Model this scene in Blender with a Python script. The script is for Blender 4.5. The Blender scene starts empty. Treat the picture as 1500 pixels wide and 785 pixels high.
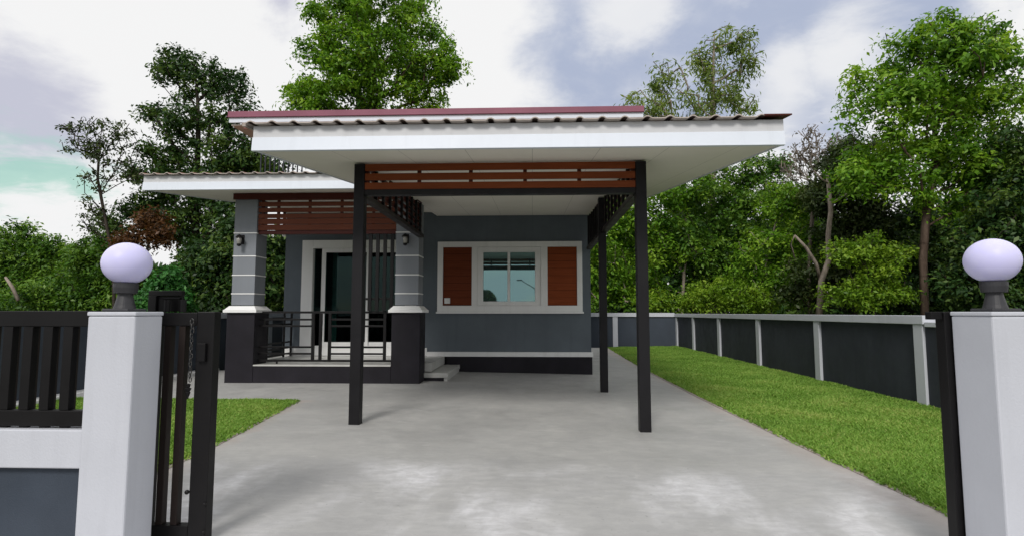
import bpy, bmesh, math, random
import numpy as np
from mathutils import Vector, Matrix

random.seed(7)
scene = bpy.context.scene
COL = scene.collection
R = math.radians

# ------------------------------------------------------------------ camera
F_PX, CX, CY, H = 800.0, 750.0, 392.5, 1.1        # photo is 1500 x 785
PITCH = math.atan((457.5 - CY) / F_PX)
YAW = math.atan(30 / F_PX)
cam_d = bpy.data.cameras.new('camera')
cam = bpy.data.objects.new('camera', cam_d)
COL.objects.link(cam)
cam.location = (0, 0, H)
cam.rotation_euler = (math.pi / 2 + PITCH, 0, YAW)
cam_d.sensor_width = 36
cam_d.lens = F_PX / 1500 * 36
cam_d.clip_end = 3000
cam_d.clip_start = 0.05
scene.camera = cam


def ray(px, py):
    x, u = (px - CX) / F_PX, -(py - CY) / F_PX
    d = (x, math.cos(PITCH) - u * math.sin(PITCH), math.sin(PITCH) + u * math.cos(PITCH))
    c, s = math.cos(YAW), math.sin(YAW)
    return np.array((d[0] * c - d[1] * s, d[0] * s + d[1] * c, d[2]))


def at(px, py, Y):
    """the point seen at a photo pixel, at depth Y"""
    d = ray(px, py)
    return np.array((0, 0, H)) + d * (Y / d[1])


# ------------------------------------------------------------------ materials
class NT:
    def __init__(self, name):
        self.m = bpy.data.materials.new(name)
        self.m.use_nodes = True
        self.t = self.m.node_tree
        self.t.nodes.clear()
        self.out = self.t.nodes.new('ShaderNodeOutputMaterial')

    def n(self, kind, **kw):
        nd = self.t.nodes.new('ShaderNode' + kind)
        for k, v in kw.items():
            setattr(nd, k, v)
        return nd

    def l(self, a, b):
        self.t.links.new(a, b)

    def noise(self, scale, detail=4, rough=.55, vec=None, dist=0):
        nd = self.n('TexNoise')
        nd.inputs['Scale'].default_value = scale
        nd.inputs['Detail'].default_value = detail
        nd.inputs['Roughness'].default_value = rough
        nd.inputs['Distortion'].default_value = dist
        if vec is not None:
            self.l(vec, nd.inputs['Vector'])
        return nd.outputs['Fac']

    def coord(self, scale=None, kind='Object'):
        c = self.n('TexCoord').outputs[kind]
        if scale:
            mp = self.n('Mapping')
            mp.inputs['Scale'].default_value = scale
            self.l(c, mp.inputs['Vector'])
            c = mp.outputs['Vector']
        return c

    def ramp(self, fac, stops):
        nd = self.n('ValToRGB')
        e = nd.color_ramp.elements
        while len(e) < len(stops):
            e.new(.5)
        for i, (p, c) in enumerate(stops):
            e[i].position = p
            e[i].color = (*c, 1) if not isinstance(c, (int, float)) else (c, c, c, 1)
        self.l(fac, nd.inputs['Fac'])
        return nd.outputs['Color']

    def mix(self, fac, a, b, mode='MIX'):
        nd = self.n('Mix', data_type='RGBA', blend_type=mode)
        for s, v in ((nd.inputs[0], fac), (nd.inputs[6], a), (nd.inputs[7], b)):
            if isinstance(v, (int, float)):
                s.default_value = v
            elif isinstance(v, tuple):
                s.default_value = (*v, 1)
            else:
                self.l(v, s)
        return nd.outputs[2]

    def math(self, op, a, b=0.0, clamp=False):
        nd = self.n('Math', operation=op, use_clamp=clamp)
        for s, v in zip(nd.inputs, (a, b)):
            if isinstance(v, (int, float)):
                s.default_value = v
            else:
                self.l(v, s)
        return nd.outputs[0]

    def maprange(self, v, a, b, c=0, d=1, smooth=True):
        nd = self.n('MapRange')
        nd.interpolation_type = 'SMOOTHSTEP' if smooth else 'LINEAR'
        self.l(v, nd.inputs[0])
        for i, x in enumerate((a, b, c, d)):
            nd.inputs[i + 1].default_value = x
        return nd.outputs[0]

    def bsdf(self, col, rough=.6, spec=.4, bump=None, bs=.2, bd=.01, **kw):
        p = self.n('BsdfPrincipled')
        for k, v in (('Base Color', col), ('Roughness', rough), ('Specular IOR Level', spec)):
            s = p.inputs[k]
            if isinstance(v, (int, float)):
                s.default_value = v
            elif isinstance(v, tuple):
                s.default_value = (*v, 1)
            else:
                self.l(v, s)
        for k, v in kw.items():
            p.inputs[k].default_value = v
        if bump is not None:
            b = self.n('Bump')
            b.inputs['Strength'].default_value = bs
            b.inputs['Distance'].default_value = bd
            self.l(bump, b.inputs['Height'])
            self.l(b.outputs['Normal'], p.inputs['Normal'])
        return p.outputs[0]

    def done(self, sh):
        self.l(sh, self.out.inputs['Surface'])
        return self.m


def paint(name, col, var=.12, rough=.6, spec=.35, bump=.12, streak=.0, bscale=180):
    t = NT(name)
    c = t.coord()
    n1 = t.noise(1.3, 6, .6, c)
    k = t.ramp(n1, [(.3, tuple(x * (1 - var) for x in col)), (.7, tuple(min(1, x * (1 + var)) for x in col))])
    if streak:
        n2 = t.noise(1, 5, .6, t.coord((9, 9, .7)))
        k = t.mix(t.maprange(n2, .5, .75, 0, streak), k, tuple(x * .72 for x in col))
    rr = t.ramp(t.noise(5, 4, .6, c), [(.3, rough - .1), (.7, rough + .1)])
    return t.done(t.bsdf(k, rr, spec, t.noise(bscale, 3, .6, c), bump, .003))


M = {}
M['white'] = paint('white_paint', (.78, .78, .775), .04, .5, streak=.3)
M['pillar'] = paint('pillar_paint', (.51, .525, .575), .05, .6, bump=.35, bscale=90, streak=.28)
M['fascia'] = paint('fascia_board', (.70, .745, .82), .03, .4, streak=.2)
M['fasciatop'] = paint('upper_fascia_board', (.58, .585, .60), .05, .5, streak=.35)
M['wall'] = paint('grey_wall_paint', (.112, .132, .152), .13, .65, .2, bump=.4, streak=.3)
M['column'] = paint('column_paint', (.20, .215, .24), .08, .6, bump=.25, streak=.2)
M['panel'] = paint('dark_panel_paint', (.034, .038, .049), .22, .65, .2, bump=.35, streak=.4)
M['panelblue'] = paint('blue_grey_panel_paint', (.040, .051, .070), .16, .55, bump=.3, streak=.2)
M['black'] = paint('black_plinth_paint', (.015, .0135, .018), .35, .65, .2, bump=.3, streak=.5)
M['metal'] = paint('black_steel', (.0065, .006, .0065), .25, .45, .22, bump=.05)
M['brownsteel'] = paint('dark_bronze_steel', (.017, .0115, .010), .2, .45, .25, bump=.05)
M['postmetal'] = paint('post_steel', (.0085, .008, .0095), .25, .5, .22, bump=.05)
M['purple'] = paint('maroon_flashing', (.23, .075, .115), .14, .45)
M['redbrown'] = paint('redbrown_board', (.19, .075, .06), .12, .6)
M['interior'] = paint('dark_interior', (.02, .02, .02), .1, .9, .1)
M['curtain'] = paint('pale_curtain', (.45, .62, .60), .1, .8, .1)
M['collar'] = paint('lamp_plastic', (.03, .03, .034), .15, .5, .4)
M['darkiron'] = paint('worn_iron', (.035, .034, .033), .3, .45, .5)
M['galv'] = paint('galvanised_steel', (.35, .36, .36), .2, .4, .6)

t = NT('soffit_board')
c = t.coord()
n1 = t.noise(1.2, 5, .6, c)
sx = t.n('SeparateXYZ'); t.l(c, sx.inputs[0])
fr = t.math('FRACT', t.math('DIVIDE', sx.outputs[0], .6))
seam = t.math('LESS_THAN', fr, .010)
k = t.ramp(n1, [(.3, (.80, .755, .68)), (.7, (.86, .815, .745))])
k = t.mix(t.math('MULTIPLY', seam, .5), k, (.30, .28, .25))
M['soffit'] = t.done(t.bsdf(k, .7, .2, t.noise(60, 3, .6, c), .1, .003))

def wood(name, a, b, rough=.45):
    t = NT(name)
    g = t.noise(1, 6, .65, t.coord((2.0, 40, 55)), .4)
    big = t.noise(1.7, 3, .5, t.coord())
    k = t.ramp(t.math('ADD', t.math('MULTIPLY', g, .6), t.math('MULTIPLY', big, .4)), [(.32, a), (.68, b)])
    return t.done(t.bsdf(k, rough, .18, g, .2, .002))
M['wood'] = wood('red_brown_slats', (.145, .034, .009), (.24, .060, .017), .6)
M['woodporch'] = wood('dull_red_slats', (.115, .034, .018), (.18, .056, .031), .65)
M['wooddark'] = wood('maroon_board', (.060, .014, .010), (.092, .022, .016))

def shutter(name, a, b):
    t = NT(name)
    c = t.coord()
    g = t.noise(1, 6, .65, t.coord((2.5, 40, 60)), .5)
    sx = t.n('SeparateXYZ'); t.l(c, sx.inputs[0])
    fr = t.math('FRACT', t.math('DIVIDE', sx.outputs[2], .138))
    gv = t.math('LESS_THAN', fr, .05)
    k = t.ramp(g, [(.3, a), (.7, b)])
    k = t.mix(gv, k, tuple(x * .45 for x in a))
    hgt = t.math('SUBTRACT', 1.0, gv)
    return t.done(t.bsdf(k, .6, .15, hgt, .5, .006))
M['shutter1'] = shutter('shutter_boards_dark', (.11, .024, .008), (.17, .038, .013))
M['shutter2'] = shutter('shutter_boards_red', (.18, .038, .010), (.27, .060, .017))

t = NT('roof_tile')
c = t.coord()
k = t.ramp(t.noise(3, 5, .6, c), [(.3, (.16, .07, .055)), (.7, (.24, .12, .095))])
M['tile'] = t.done(t.bsdf(k, .7, .3, t.noise(40, 4, .6, c), .3, .005))
M['archshade'] = paint('tile_arch_shade', (.05, .034, .028), .2, .9, .1)  # shade in the hollows of the tile arches, put into the colour
t = NT('tile_edge')
k = t.ramp(t.noise(9, 5, .6, t.coord()), [(.3, (.34, .29, .26)), (.7, (.47, .42, .385))])
M['tileedge'] = t.done(t.bsdf(k, .8, .2))

# concrete of the drive: mottled, with sheen painted as pale patches on the newest pour nearest the gate
t = NT('concrete')
c = t.coord()
base = t.ramp(t.noise(.55, 8, .62, c, .6), [(.30, (.345, .345, .340)), (.5, (.410, .408, .396)), (.72, (.46, .456, .44))])
stretch = t.noise(1, 6, .65, t.coord((1.1, 3.6, 1)), .7)
base = t.mix(t.maprange(stretch, .52, .72, 0, .42), base, (.30, .30, .303))
base = t.mix(t.maprange(t.noise(2.6, 7, .68, c, .8), .36, .62, .35, 0), base, (.315, .315, .312))
base = t.mix(t.maprange(t.noise(6, 7, .7, c, .5), .55, .78, 0, .5), base, (.44, .435, .41))
sx = t.n('SeparateXYZ'); t.l(c, sx.inputs[0])
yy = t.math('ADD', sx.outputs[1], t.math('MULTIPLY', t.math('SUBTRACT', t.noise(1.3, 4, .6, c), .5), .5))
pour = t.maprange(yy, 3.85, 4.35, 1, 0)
sheen = t.maprange(t.noise(1, 5, .55, t.coord((1.25, .62, 1)), .3), .44, .66, 0, 1)
sheen2 = t.maprange(t.noise(7, 6, .7, c, 1.0), .3, .65, .45, 1)
fac = t.math('MULTIPLY', t.math('MULTIPLY', pour, sheen), sheen2)
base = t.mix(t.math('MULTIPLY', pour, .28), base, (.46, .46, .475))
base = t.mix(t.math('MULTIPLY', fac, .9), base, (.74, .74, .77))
mid = t.noise(1, 6, .7, t.coord((7, 17, 1)), .6)
base = t.mix(t.maprange(mid, .35, .68, .34, 0), base, (.28, .28, .283))
base = t.mix(t.maprange(t.noise(1, 7, .72, t.coord((3.4, 8, 1)), .9), .56, .74, 0, .5), base, (.56, .555, .54))
edge_n = t.math('MULTIPLY', t.math('SUBTRACT', t.noise(2.2, 6, .65, c, .6), .5), .55)
er = t.maprange(t.math('ADD', sx.outputs[0], edge_n), 1.98, 2.34, 0, .55)
el = t.maprange(t.math('ADD', t.math('ADD', sx.outputs[0], t.math('MULTIPLY', sx.outputs[1], .10)), edge_n), -1.98, -2.24, 0, .55)
el = t.math('MULTIPLY', el, t.math('LESS_THAN', sx.outputs[1], 6.9))
base = t.mix(t.math('MAXIMUM', er, el), base, (.40, .335, .305))
specks = t.maprange(t.noise(38, 3, .6, c), .66, .74, 0, .6)
base = t.mix(specks, base, (.2, .2, .2))
rg = t.ramp(t.noise(1.4, 6, .65, c, .5), [(.35, .36), (.65, .75)])
fine = t.math('ADD', t.noise(130, 4, .7, c), t.math('MULTIPLY', t.noise(11, 5, .6, c), .8))
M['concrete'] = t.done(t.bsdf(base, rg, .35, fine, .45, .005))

t = NT('kerb_mortar')
k = t.ramp(t.noise(8, 6, .6, t.coord()), [(.25, (.29, .235, .21)), (.75, (.36, .325, .30))])
M['kerb'] = t.done(t.bsdf(k, .85, .2, t.noise(60, 4, .6, t.coord()), .4, .006))
t = NT('porch_tile')
k = t.ramp(t.noise(4, 5, .6, t.coord()), [(.3, (.42, .42, .40)), (.7, (.55, .55, .53))])
M['floor'] = t.done(t.bsdf(k, .35, .4))
t = NT('soil')
k = t.ramp(t.noise(1.8, 8, .65, t.coord()), [(.3, (.030, .040, .014)), (.7, (.075, .075, .035))])
M['soil'] = t.done(t.bsdf(k, .95, .1, t.noise(14, 5, .6, t.coord()), .6, .03))
t = NT('asphalt')
k = t.ramp(t.noise(25, 6, .7, t.coord()), [(.3, (.10, .10, .10)), (.7, (.16, .16, .155))])
M['asphalt'] = t.done(t.bsdf(k, .8, .3, t.noise(120, 4, .7, t.coord()), .4, .004))
t = NT('turf')
k = t.ramp(t.noise(2.2, 7, .7, t.coord()), [(.3, (.09, .17, .018)), (.7, (.17, .27, .035))])
M['turf'] = t.done(t.bsdf(k, .9, .1, t.noise(50, 4, .7, t.coord()), .6, .02))


def leafmat(name, c1, c2, c3, trans=.35, rough=.45):
    t = NT(name)
    at_ = t.n('Attribute', attribute_name='clump')
    rnd = t.n('NewGeometry').outputs['Random Per Island']
    f = t.math('ADD', t.math('MULTIPLY', at_.outputs['Fac'], .6), t.math('MULTIPLY', rnd, .4))
    k = t.ramp(f, [(.12, c1), (.5, c2), (.9, c3)])
    p = t.bsdf(k, rough, .3)
    tr = t.n('BsdfTranslucent')
    t.l(t.mix(1.0, k, (1.0, 1.0, .55), 'MULTIPLY'), tr.inputs[0])
    mx = t.n('MixShader')
    mx.inputs[0].default_value = trans
    t.l(p, mx.inputs[1]); t.l(tr.outputs[0], mx.inputs[2])
    return t.done(mx.outputs[0])


M['lf_bright'] = leafmat('leaves_bright_green', (0.042, 0.12, 0.01), (0.155, 0.335, 0.022), (0.34, 0.52, 0.05), .45)
M['lf_mid'] = leafmat('leaves_mid_green', (0.022, 0.07, 0.01), (0.085, 0.2, 0.02), (0.22, 0.37, 0.045), .42)
M['lf_dark'] = leafmat('leaves_dark_green', (0.016, 0.048, 0.014), (0.042, 0.1, 0.022), (0.14, 0.22, 0.04), .36)
M['lf_olive'] = leafmat('leaves_olive', (0.022, 0.04, 0.012), (0.05, 0.085, 0.022), (0.11, 0.14, 0.04))
M['lf_grey'] = leafmat('leaves_grey_green', (0.1, 0.16, 0.04), (0.19, 0.28, 0.065), (0.32, 0.4, 0.12), .5)
M['lf_rust'] = leafmat('leaves_rust', (0.055, 0.03, 0.01), (0.12, 0.048, 0.016), (0.17, 0.085, 0.03))
M['lf_yellow'] = leafmat('leaves_yellow_green', (0.075, 0.165, 0.01), (0.18, 0.33, 0.022), (0.3, 0.44, 0.04), .45)
M['lf_bare'] = leafmat('leaves_withered', (.13, .11, .11), (.17, .15, .145), (.22, .19, .17))

M['lf_teal'] = leafmat('leaves_cool_green', (0.022, 0.1, 0.02), (0.05, 0.2, 0.04), (0.1, 0.29, 0.06))
M['grass'] = leafmat('grass_blades', (.115, .235, .028), (.225, .40, .060), (.42, .48, .14), .3, .6)


def bark(name, a, b):
    t = NT(name)
    k = t.ramp(t.noise(1, 6, .65, t.coord((9, 9, 2.2)), .5), [(.35, a), (.65, b)])
    return t.done(t.bsdf(k, .85, .15, t.noise(25, 5, .6, t.coord()), .5, .01))
M['bark'] = bark('bark_brown', (.055, .038, .028), (.12, .085, .065))
M['barkdark'] = bark('bark_dark', (.025, .02, .016), (.055, .045, .035))
M['barkpale'] = bark('bark_pale', (.16, .13, .105), (.33, .28, .235))

def glass(name, tint, refl, rtint):
    t = NT(name)
    d = t.bsdf(tint, .3, .2)
    g = t.n('BsdfGlossy')
    g.inputs['Color'].default_value = (*rtint, 1)
    g.inputs['Roughness'].default_value = .015
    b = t.n('Bump'); b.inputs['Strength'].default_value = .02; b.inputs['Distance'].default_value = .01
    t.l(t.noise(2.5, 2, .5, t.coord()), b.inputs['Height']); t.l(b.outputs[0], g.inputs['Normal'])
    fz = t.n('Fresnel'); fz.inputs[0].default_value = 1.5
    f = t.math('ADD', fz.outputs[0], refl, True)
    mx = t.n('MixShader'); t.l(f, mx.inputs[0]); t.l(d, mx.inputs[1]); t.l(g.outputs[0], mx.inputs[2])
    return t.done(mx.outputs[0])
M['glass'] = glass('tinted_glass', (.012, .035, .036), .20, (.55, .92, .95))
def clearglass(name):
    t = NT(name)
    tr = t.n('BsdfTransparent'); tr.inputs[0].default_value = (.40, .52, .50, 1)
    g = t.n('BsdfGlossy'); g.inputs['Color'].default_value = (.28, .42, .42, 1); g.inputs['Roughness'].default_value = .02
    fz = t.n('Fresnel'); fz.inputs[0].default_value = 1.5
    mx = t.n('MixShader'); t.l(fz.outputs[0], mx.inputs[0])
    t.l(tr.outputs[0], mx.inputs[1]); t.l(g.outputs[0], mx.inputs[2])
    return t.done(mx.outputs[0])
M['doorglass'] = clearglass('door_glass')
t = NT('opal_globe')
p = t.n('BsdfPrincipled')
p.inputs['Base Color'].default_value = (.62, .605, .87, 1)
p.inputs['Roughness'].default_value = .38
p.inputs['Specular IOR Level'].default_value = .25
p.inputs['Subsurface Weight'].default_value = .6
p.inputs['Subsurface Radius'].default_value = (.06, .06, .08)
M['opal'] = t.done(p.outputs[0])
t = NT('bulb_glass')
M['bulb'] = t.done(t.bsdf((.85, .85, .82), .2, .5))
t = NT('lantern_glass')
M['lantern'] = t.done(t.bsdf((.30, .29, .27), .12, .6))


# ------------------------------------------------------------------ object helpers
def link(name, mesh, mat, parent=None, bevel=0):
    o = bpy.data.objects.new(name, mesh)
    COL.objects.link(o)
    for m in (mat if isinstance(mat, (list, tuple)) else [mat]):
        mesh.materials.append(m)
    if parent is not None:
        mesh.transform(world(parent).inverted())
        o.parent = parent
    if bevel:
        b = o.modifiers.new('edge_wear', 'BEVEL')
        b.width = bevel; b.segments = 2; b.limit_method = 'ANGLE'; b.angle_limit = R(40)
    return o


def world(o):
    m = Matrix.LocRotScale(o.location, o.rotation_euler, o.scale)
    if o.parent is not None:
        return world(o.parent) @ m
    return m


class MB:
    """collects boxes, bars, tubes and lathes (world coordinates) into one mesh"""
    def __init__(self):
        self.b = bmesh.new()

    def box(self, x0, x1, y0, y1, z0, z1, rot=None, piv=None):
        vs = [self.b.verts.new((x, y, z)) for x in (x0, x1) for y in (y0, y1) for z in (z0, z1)]
        for q in ((0, 1, 3, 2), (4, 6, 7, 5), (0, 4, 5, 1), (2, 3, 7, 6), (0, 2, 6, 4), (1, 5, 7, 3)):
            self.b.faces.new([vs[i] for i in q])
        if rot is not None:
            pv = Vector(piv)
            for v in vs:
                v.co = pv + rot @ (v.co - pv)
        return self

    def hexa(self, pts):
        """8 points: bottom ring of 4 (ccw), top ring of 4"""
        vs = [self.b.verts.new(p) for p in pts]
        for q in ((3, 2, 1, 0), (4, 5, 6, 7), (0, 1, 5, 4), (1, 2, 6, 5), (2, 3, 7, 6), (3, 0, 4, 7)):
            self.b.faces.new([vs[i] for i in q])
        return self

    def tube(self, pts, rad, n=10):
        rings = []
        pts = [Vector(p) for p in pts]
        rad = rad if isinstance(rad, (list, tuple)) else [rad] * len(pts)
        for i, p in enumerate(pts):
            d = (pts[min(i + 1, len(pts) - 1)] - pts[max(i - 1, 0)]).normalized()
            a = d.cross(Vector((0, 0, 1)) if abs(d.z) < .9 else Vector((1, 0, 0))).normalized()
            b = d.cross(a)
            rings.append([self.b.verts.new(p + (a * math.cos(2 * math.pi * k / n) + b * math.sin(2 * math.pi * k / n)) * rad[i]) for k in range(n)])
        for r0, r1 in zip(rings, rings[1:]):
            for k in range(n):
                self.b.faces.new((r0[k], r0[(k + 1) % n], r1[(k + 1) % n], r1[k]))
        self.b.faces.new(rings[0][::-1]); self.b.faces.new(rings[-1])
        return self

    def lathe(self, c, prof, n=32):
        rings = []
        for r, z in prof:
            rings.append([self.b.verts.new((c[0] + r * math.cos(2 * math.pi * k / n), c[1] + r * math.sin(2 * math.pi * k / n), c[2] + z)) for k in range(n)])
        for r0, r1 in zip(rings, rings[1:]):
            for k in range(n):
                self.b.faces.new((r0[k], r0[(k + 1) % n], r1[(k + 1) % n], r1[k]))
        self.b.faces.new(rings[0][::-1]); self.b.faces.new(rings[-1])
        return self

    def sphere(self, c, r, sz=1, u=32, v=20):
        m = Matrix.Translation(c) @ Matrix.Diagonal((r, r, r * sz, 1))
        bmesh.ops.create_uvsphere(self.b, u_segments=u, v_segments=v, radius=1, matrix=m)
        return self

    def build(self, name, mat, parent=None, bevel=0, smooth=False):
        bmesh.ops.recalc_face_normals(self.b, faces=self.b.faces)
        me = bpy.data.meshes.new(name)
        self.b.to_mesh(me); self.b.free()
        if smooth:
            me.polygons.foreach_set('use_smooth', [True] * len(me.polygons))
        return link(name, me, mat, parent, bevel)


def tag(o, label=None, cat=None, group=None, kind=None):
    for k, v in (('label', label), ('category', cat), ('group', group), ('kind', kind)):
        if v:
            o[k] = v
    return o


def thing(name, loc, label, cat, group=None):
    o = bpy.data.objects.new(name, None)
    o.empty_display_size = .2
    COL.objects.link(o)
    o.location = loc
    return tag(o, label, cat, group)


def copy_tree(o, parent=None):
    c = o.copy(); COL.objects.link(c)
    if parent is not None:
        c.parent = parent
    for ch in [x for x in bpy.data.objects if x.parent == o]:
        copy_tree(ch, c)
    return c


def box(name, x0, x1, y0, y1, z0, z1, mat, parent=None, bevel=.004):
    return MB().box(x0, x1, y0, y1, z0, z1).build(name, mat, parent, bevel)


def np_mesh(name, verts, faces, mat, parent=None, attr=None, smooth=False, k=4):
    me = bpy.data.meshes.new(name)
    v = np.asarray(verts, dtype=np.float32); f = np.asarray(faces, dtype=np.int32)
    me.vertices.add(len(v)); me.vertices.foreach_set('co', v.ravel())
    me.loops.add(f.size); me.loops.foreach_set('vertex_index', f.ravel())
    me.polygons.add(len(f))
    me.polygons.foreach_set('loop_start', np.arange(0, f.size, k, dtype=np.int32))
    me.update(calc_edges=True)
    if smooth:
        me.polygons.foreach_set('use_smooth', np.ones(len(f), dtype=bool))
    if attr is not None:
        a = me.attributes.new('clump', 'FLOAT', 'POINT')
        a.data.foreach_set('value', np.asarray(attr, dtype=np.float32))
    return link(name, me, mat, parent)


# ------------------------------------------------------------------ ground, drive, lawns
GR = -.05                                    # the ground falls 5 cm to the right


def gz(x):
    return min(0, max(-1, (x + 1.8) / -2.86)) * .05 if x > -1.8 else 0.0


def sheet(name, pts, z_off, mat, thick=.06, kind='structure'):
    """a slab following a plan outline; pts in order"""
    b = bmesh.new()
    top = [b.verts.new((x, y, gz(x) + z_off)) for x, y in pts]
    f = b.faces.new(top)
    if f.normal.z < 0: f.normal_flip()
    r = bmesh.ops.extrude_face_region(b, geom=[f])
    for v in [g for g in r['geom'] if isinstance(g, bmesh.types.BMVert)]:
        v.co.z -= thick
    bmesh.ops.recalc_face_normals(b, faces=b.faces)
    bmesh.ops.triangulate(b, faces=b.faces)
    me = bpy.data.meshes.new(name); b.to_mesh(me); b.free()
    return tag(link(name, me, mat), kind=kind)


g = bmesh.new()
S = 1500
for q in ((-S, -S, S, S),):
    vs = [g.verts.new(p) for p in ((q[0], q[1], -.17), (q[2], q[1], -.17), (q[2], q[3], -.17), (q[0], q[3], -.17))]
    g.faces.new(vs)
me = bpy.data.meshes.new('ground'); g.to_mesh(me); g.free()
tag(link('ground', me, M['soil']), kind='structure')
tag(box('road', -60, 60, -7.5, .2, -.165, -.09, M['asphalt'], None, 0), kind='structure')

right_edge = [(2.34, 3.15), (2.352, 3.35), (2.28, 5.3), (2.235, 7.5), (2.225, 10.4), (2.33, 14.5), (2.46, 18.2)]
left_edge = [(-2.5, 2.86), (-2.585, 4.07), (-2.605, 4.48), (-2.78, 5.9), (-2.905, 6.83)]
# the slab is split where the fall begins and ends so that it stays flat between
sheet('driveway', [(-1.8, .2)] + [(-1.8, 10.35), (-2.2, 10.35), (-6.1, 10.35), (-6.1, 6.9), (-2.92, 6.9)] +
      left_edge[::-1] + [(-2.5, .2)], 0, M['concrete'])
sheet('driveway', [(-1.8, .2), (1.06, .2), (1.06, 10.5), (-1.8, 10.5)], 0, M['concrete'])
sheet('driveway', [(1.06, .2), (2.5, .2), (2.36, 2.9)] + right_edge + [(1.12, 18.2), (1.12, 10.5), (1.06, 10.5)], 0, M['concrete'])


def strip(name, line, w0, w1, z, mat):
    pts = [(x + w0, y) for x, y in line] + [(x + w1, y) for x, y in line[::-1]]
    return sheet(name, pts, z, mat, .08)


strip('kerb', right_edge, .002, .05, .004, M['kerb'])
strip('kerb', left_edge, -.05, -.002, .004, M['kerb'])
sheet('kerb', [(-6.1, 6.84), (-2.955, 6.84), (-2.955, 6.897), (-6.1, 6.897)], .012, M['kerb'], .08)

WR = lambda y: 4.83 + (y - 7) * .0075                      # inner face of the right boundary wall
WL = lambda y: -6.12 - (y - 7) * .01
rl = [(x + .053, y) for x, y in right_edge]
sheet('lawn', rl + [(WR(18.8), 18.9), (WR(3.15), 3.15)], .006, M['turf'])
ll = [(x - .053, y) for x, y in left_edge]
sheet('lawn', [(WL(2.86), 2.86)] + ll + [(WL(6.8), 6.837)], .006, M['turf'])


def inside(px, py, poly):
    r = np.zeros(len(px), bool)
    n = len(poly)
    for i in range(n):
        x0, y0 = poly[i]; x1, y1 = poly[(i + 1) % n]
        cond = ((y0 > py) != (y1 > py)) & (px < (x1 - x0) * (py - y0) / (y1 - y0 + 1e-12) + x0)
        r ^= cond
    return r


def grass(name, poly, n, pw, z, label, seed):
    rs = np.random.RandomState(seed)
    xs = [p[0] for p in poly]; ys = [p[1] for p in poly]
    u = rs.rand(n * 2) ** pw
    y = min(ys) + u * (max(ys) - min(ys)); x = min(xs) + rs.rand(n * 2) * (max(xs) - min(xs))
    k = inside(x, y, poly)
    for dx in (.05, -.05):
        k |= inside(x + dx * rs.rand(n * 2) ** 1.5 * 1.4 + .012 * np.sin(y * 7 + 2 * np.sin(y * 3.1)), y, poly) & (rs.rand(n * 2) < .5)
    x, y = x[k][:n], y[k][:n]
    n = len(x)
    # tussocks: clumpy density and height
    cl = .5 + .25 * np.sin(x * 5.1 + 1.3 * np.sin(y * 3.7)) + .25 * np.sin(y * 6.3 + 1.7 * np.sin(x * 4.1))
    cl2 = .5 + .5 * np.sin(x * 1.1 + 2 * np.sin(y * .7))
    h = (.018 + .022 * rs.rand(n)) * (.7 + .5 * cl)
    w = (.0035 + .0035 * rs.rand(n)) * (1 + y * .16)
    a = rs.rand(n) * 2 * np.pi
    ln = h * (.4 + 1.5 * rs.rand(n)); b = rs.rand(n) * 2 * np.pi
    zz = np.array([gz(v) for v in x]) + z
    P0 = np.stack([x - np.cos(a) * w, y - np.sin(a) * w, zz], 1)
    P1 = np.stack([x + np.cos(a) * w, y + np.sin(a) * w, zz], 1)
    P2 = np.stack([x + np.cos(b) * ln, y + np.sin(b) * ln, zz + h], 1)
    V = np.stack([P0, P1, P2], 1).reshape(-1, 3)
    cl3 = np.sin(x * 2.3 + 1.9 * np.sin(y * 1.9 + 1)) * np.sin(y * 1.5 + 1.4 * np.sin(x * 1.7))
    at_ = np.clip(.12 + .30 * cl + .18 * cl2 + .22 * cl3 + .3 * rs.randn(n) * .5, 0, 1)
    dry = rs.rand(n) < .05
    at_[dry] = 1
    o = np_mesh(name, V, np.arange(3 * n).reshape(-1, 3), M['grass'], None, np.repeat(at_, 3), k=3)
    return tag(o, label, 'grass', None, 'stuff')


grass('grass', rl + [(WR(18.8) - .02, 18.9), (WR(3.15) - .02, 3.15)], 330000, 1.8, .004,
      'long green lawn sloping away between the concrete drive and the right boundary wall', 3)
grass('grass', [(WL(2.86) + .25, 2.86)] + ll + [(WL(6.8) + .25, 6.837)], 150000, .9, .004,
      'small green lawn behind the left gate pillar and sliding gate', 4)

# ------------------------------------------------------------------ the house
house = thing('house', (-1.8, 10.4, 0),
              'grey single-storey house with white sloping eaves, red-brown slats and attached carport', 'house')
YW = 10.39
# walls: front wall with real openings for door and window
m = MB()
D0, D1, DZ = -4.42, -2.25, 2.47              # door opening
W0, W1, WZ0, WZ1 = -1.04, .15, 1.24, 2.34    # window opening
TOP = 3.2
m.box(-4.80, D0, YW, YW + .15, .30, TOP)
m.box(D0, D1, YW, YW + .15, DZ, TOP)
m.box(D1, W0, YW, YW + .15, .30, TOP)
m.box(W0, W1, YW, YW + .15, .30, WZ0)
m.box(W0, W1, YW, YW + .15, WZ1, TOP)
m.box(W1, 1.10, YW, YW + .15, .30, TOP)
m.box(.95, 1.10, YW + .15, 17, .30, TOP + .6)
m.box(-4.80, -4.65, YW + .15, 17, .30, TOP + .6)
m.box(-4.65, .95, 16.85, 17, .30, TOP + .6)
m.build('wall', M['wall'], house)
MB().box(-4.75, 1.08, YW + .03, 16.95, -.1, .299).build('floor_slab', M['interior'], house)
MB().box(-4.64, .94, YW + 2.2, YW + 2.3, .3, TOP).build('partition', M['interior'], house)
box('plinth', -1.62, 1.115, YW - .03, YW + .03, -.12, .272, M['black'], house)
box('skirting', -2.0, 1.13, YW - .045, YW + .02, .275, .362, M['white'], house)
box('skirting', -4.78, -2.003, YW - .04, YW + .02, .284, .435, M['white'], house)

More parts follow.
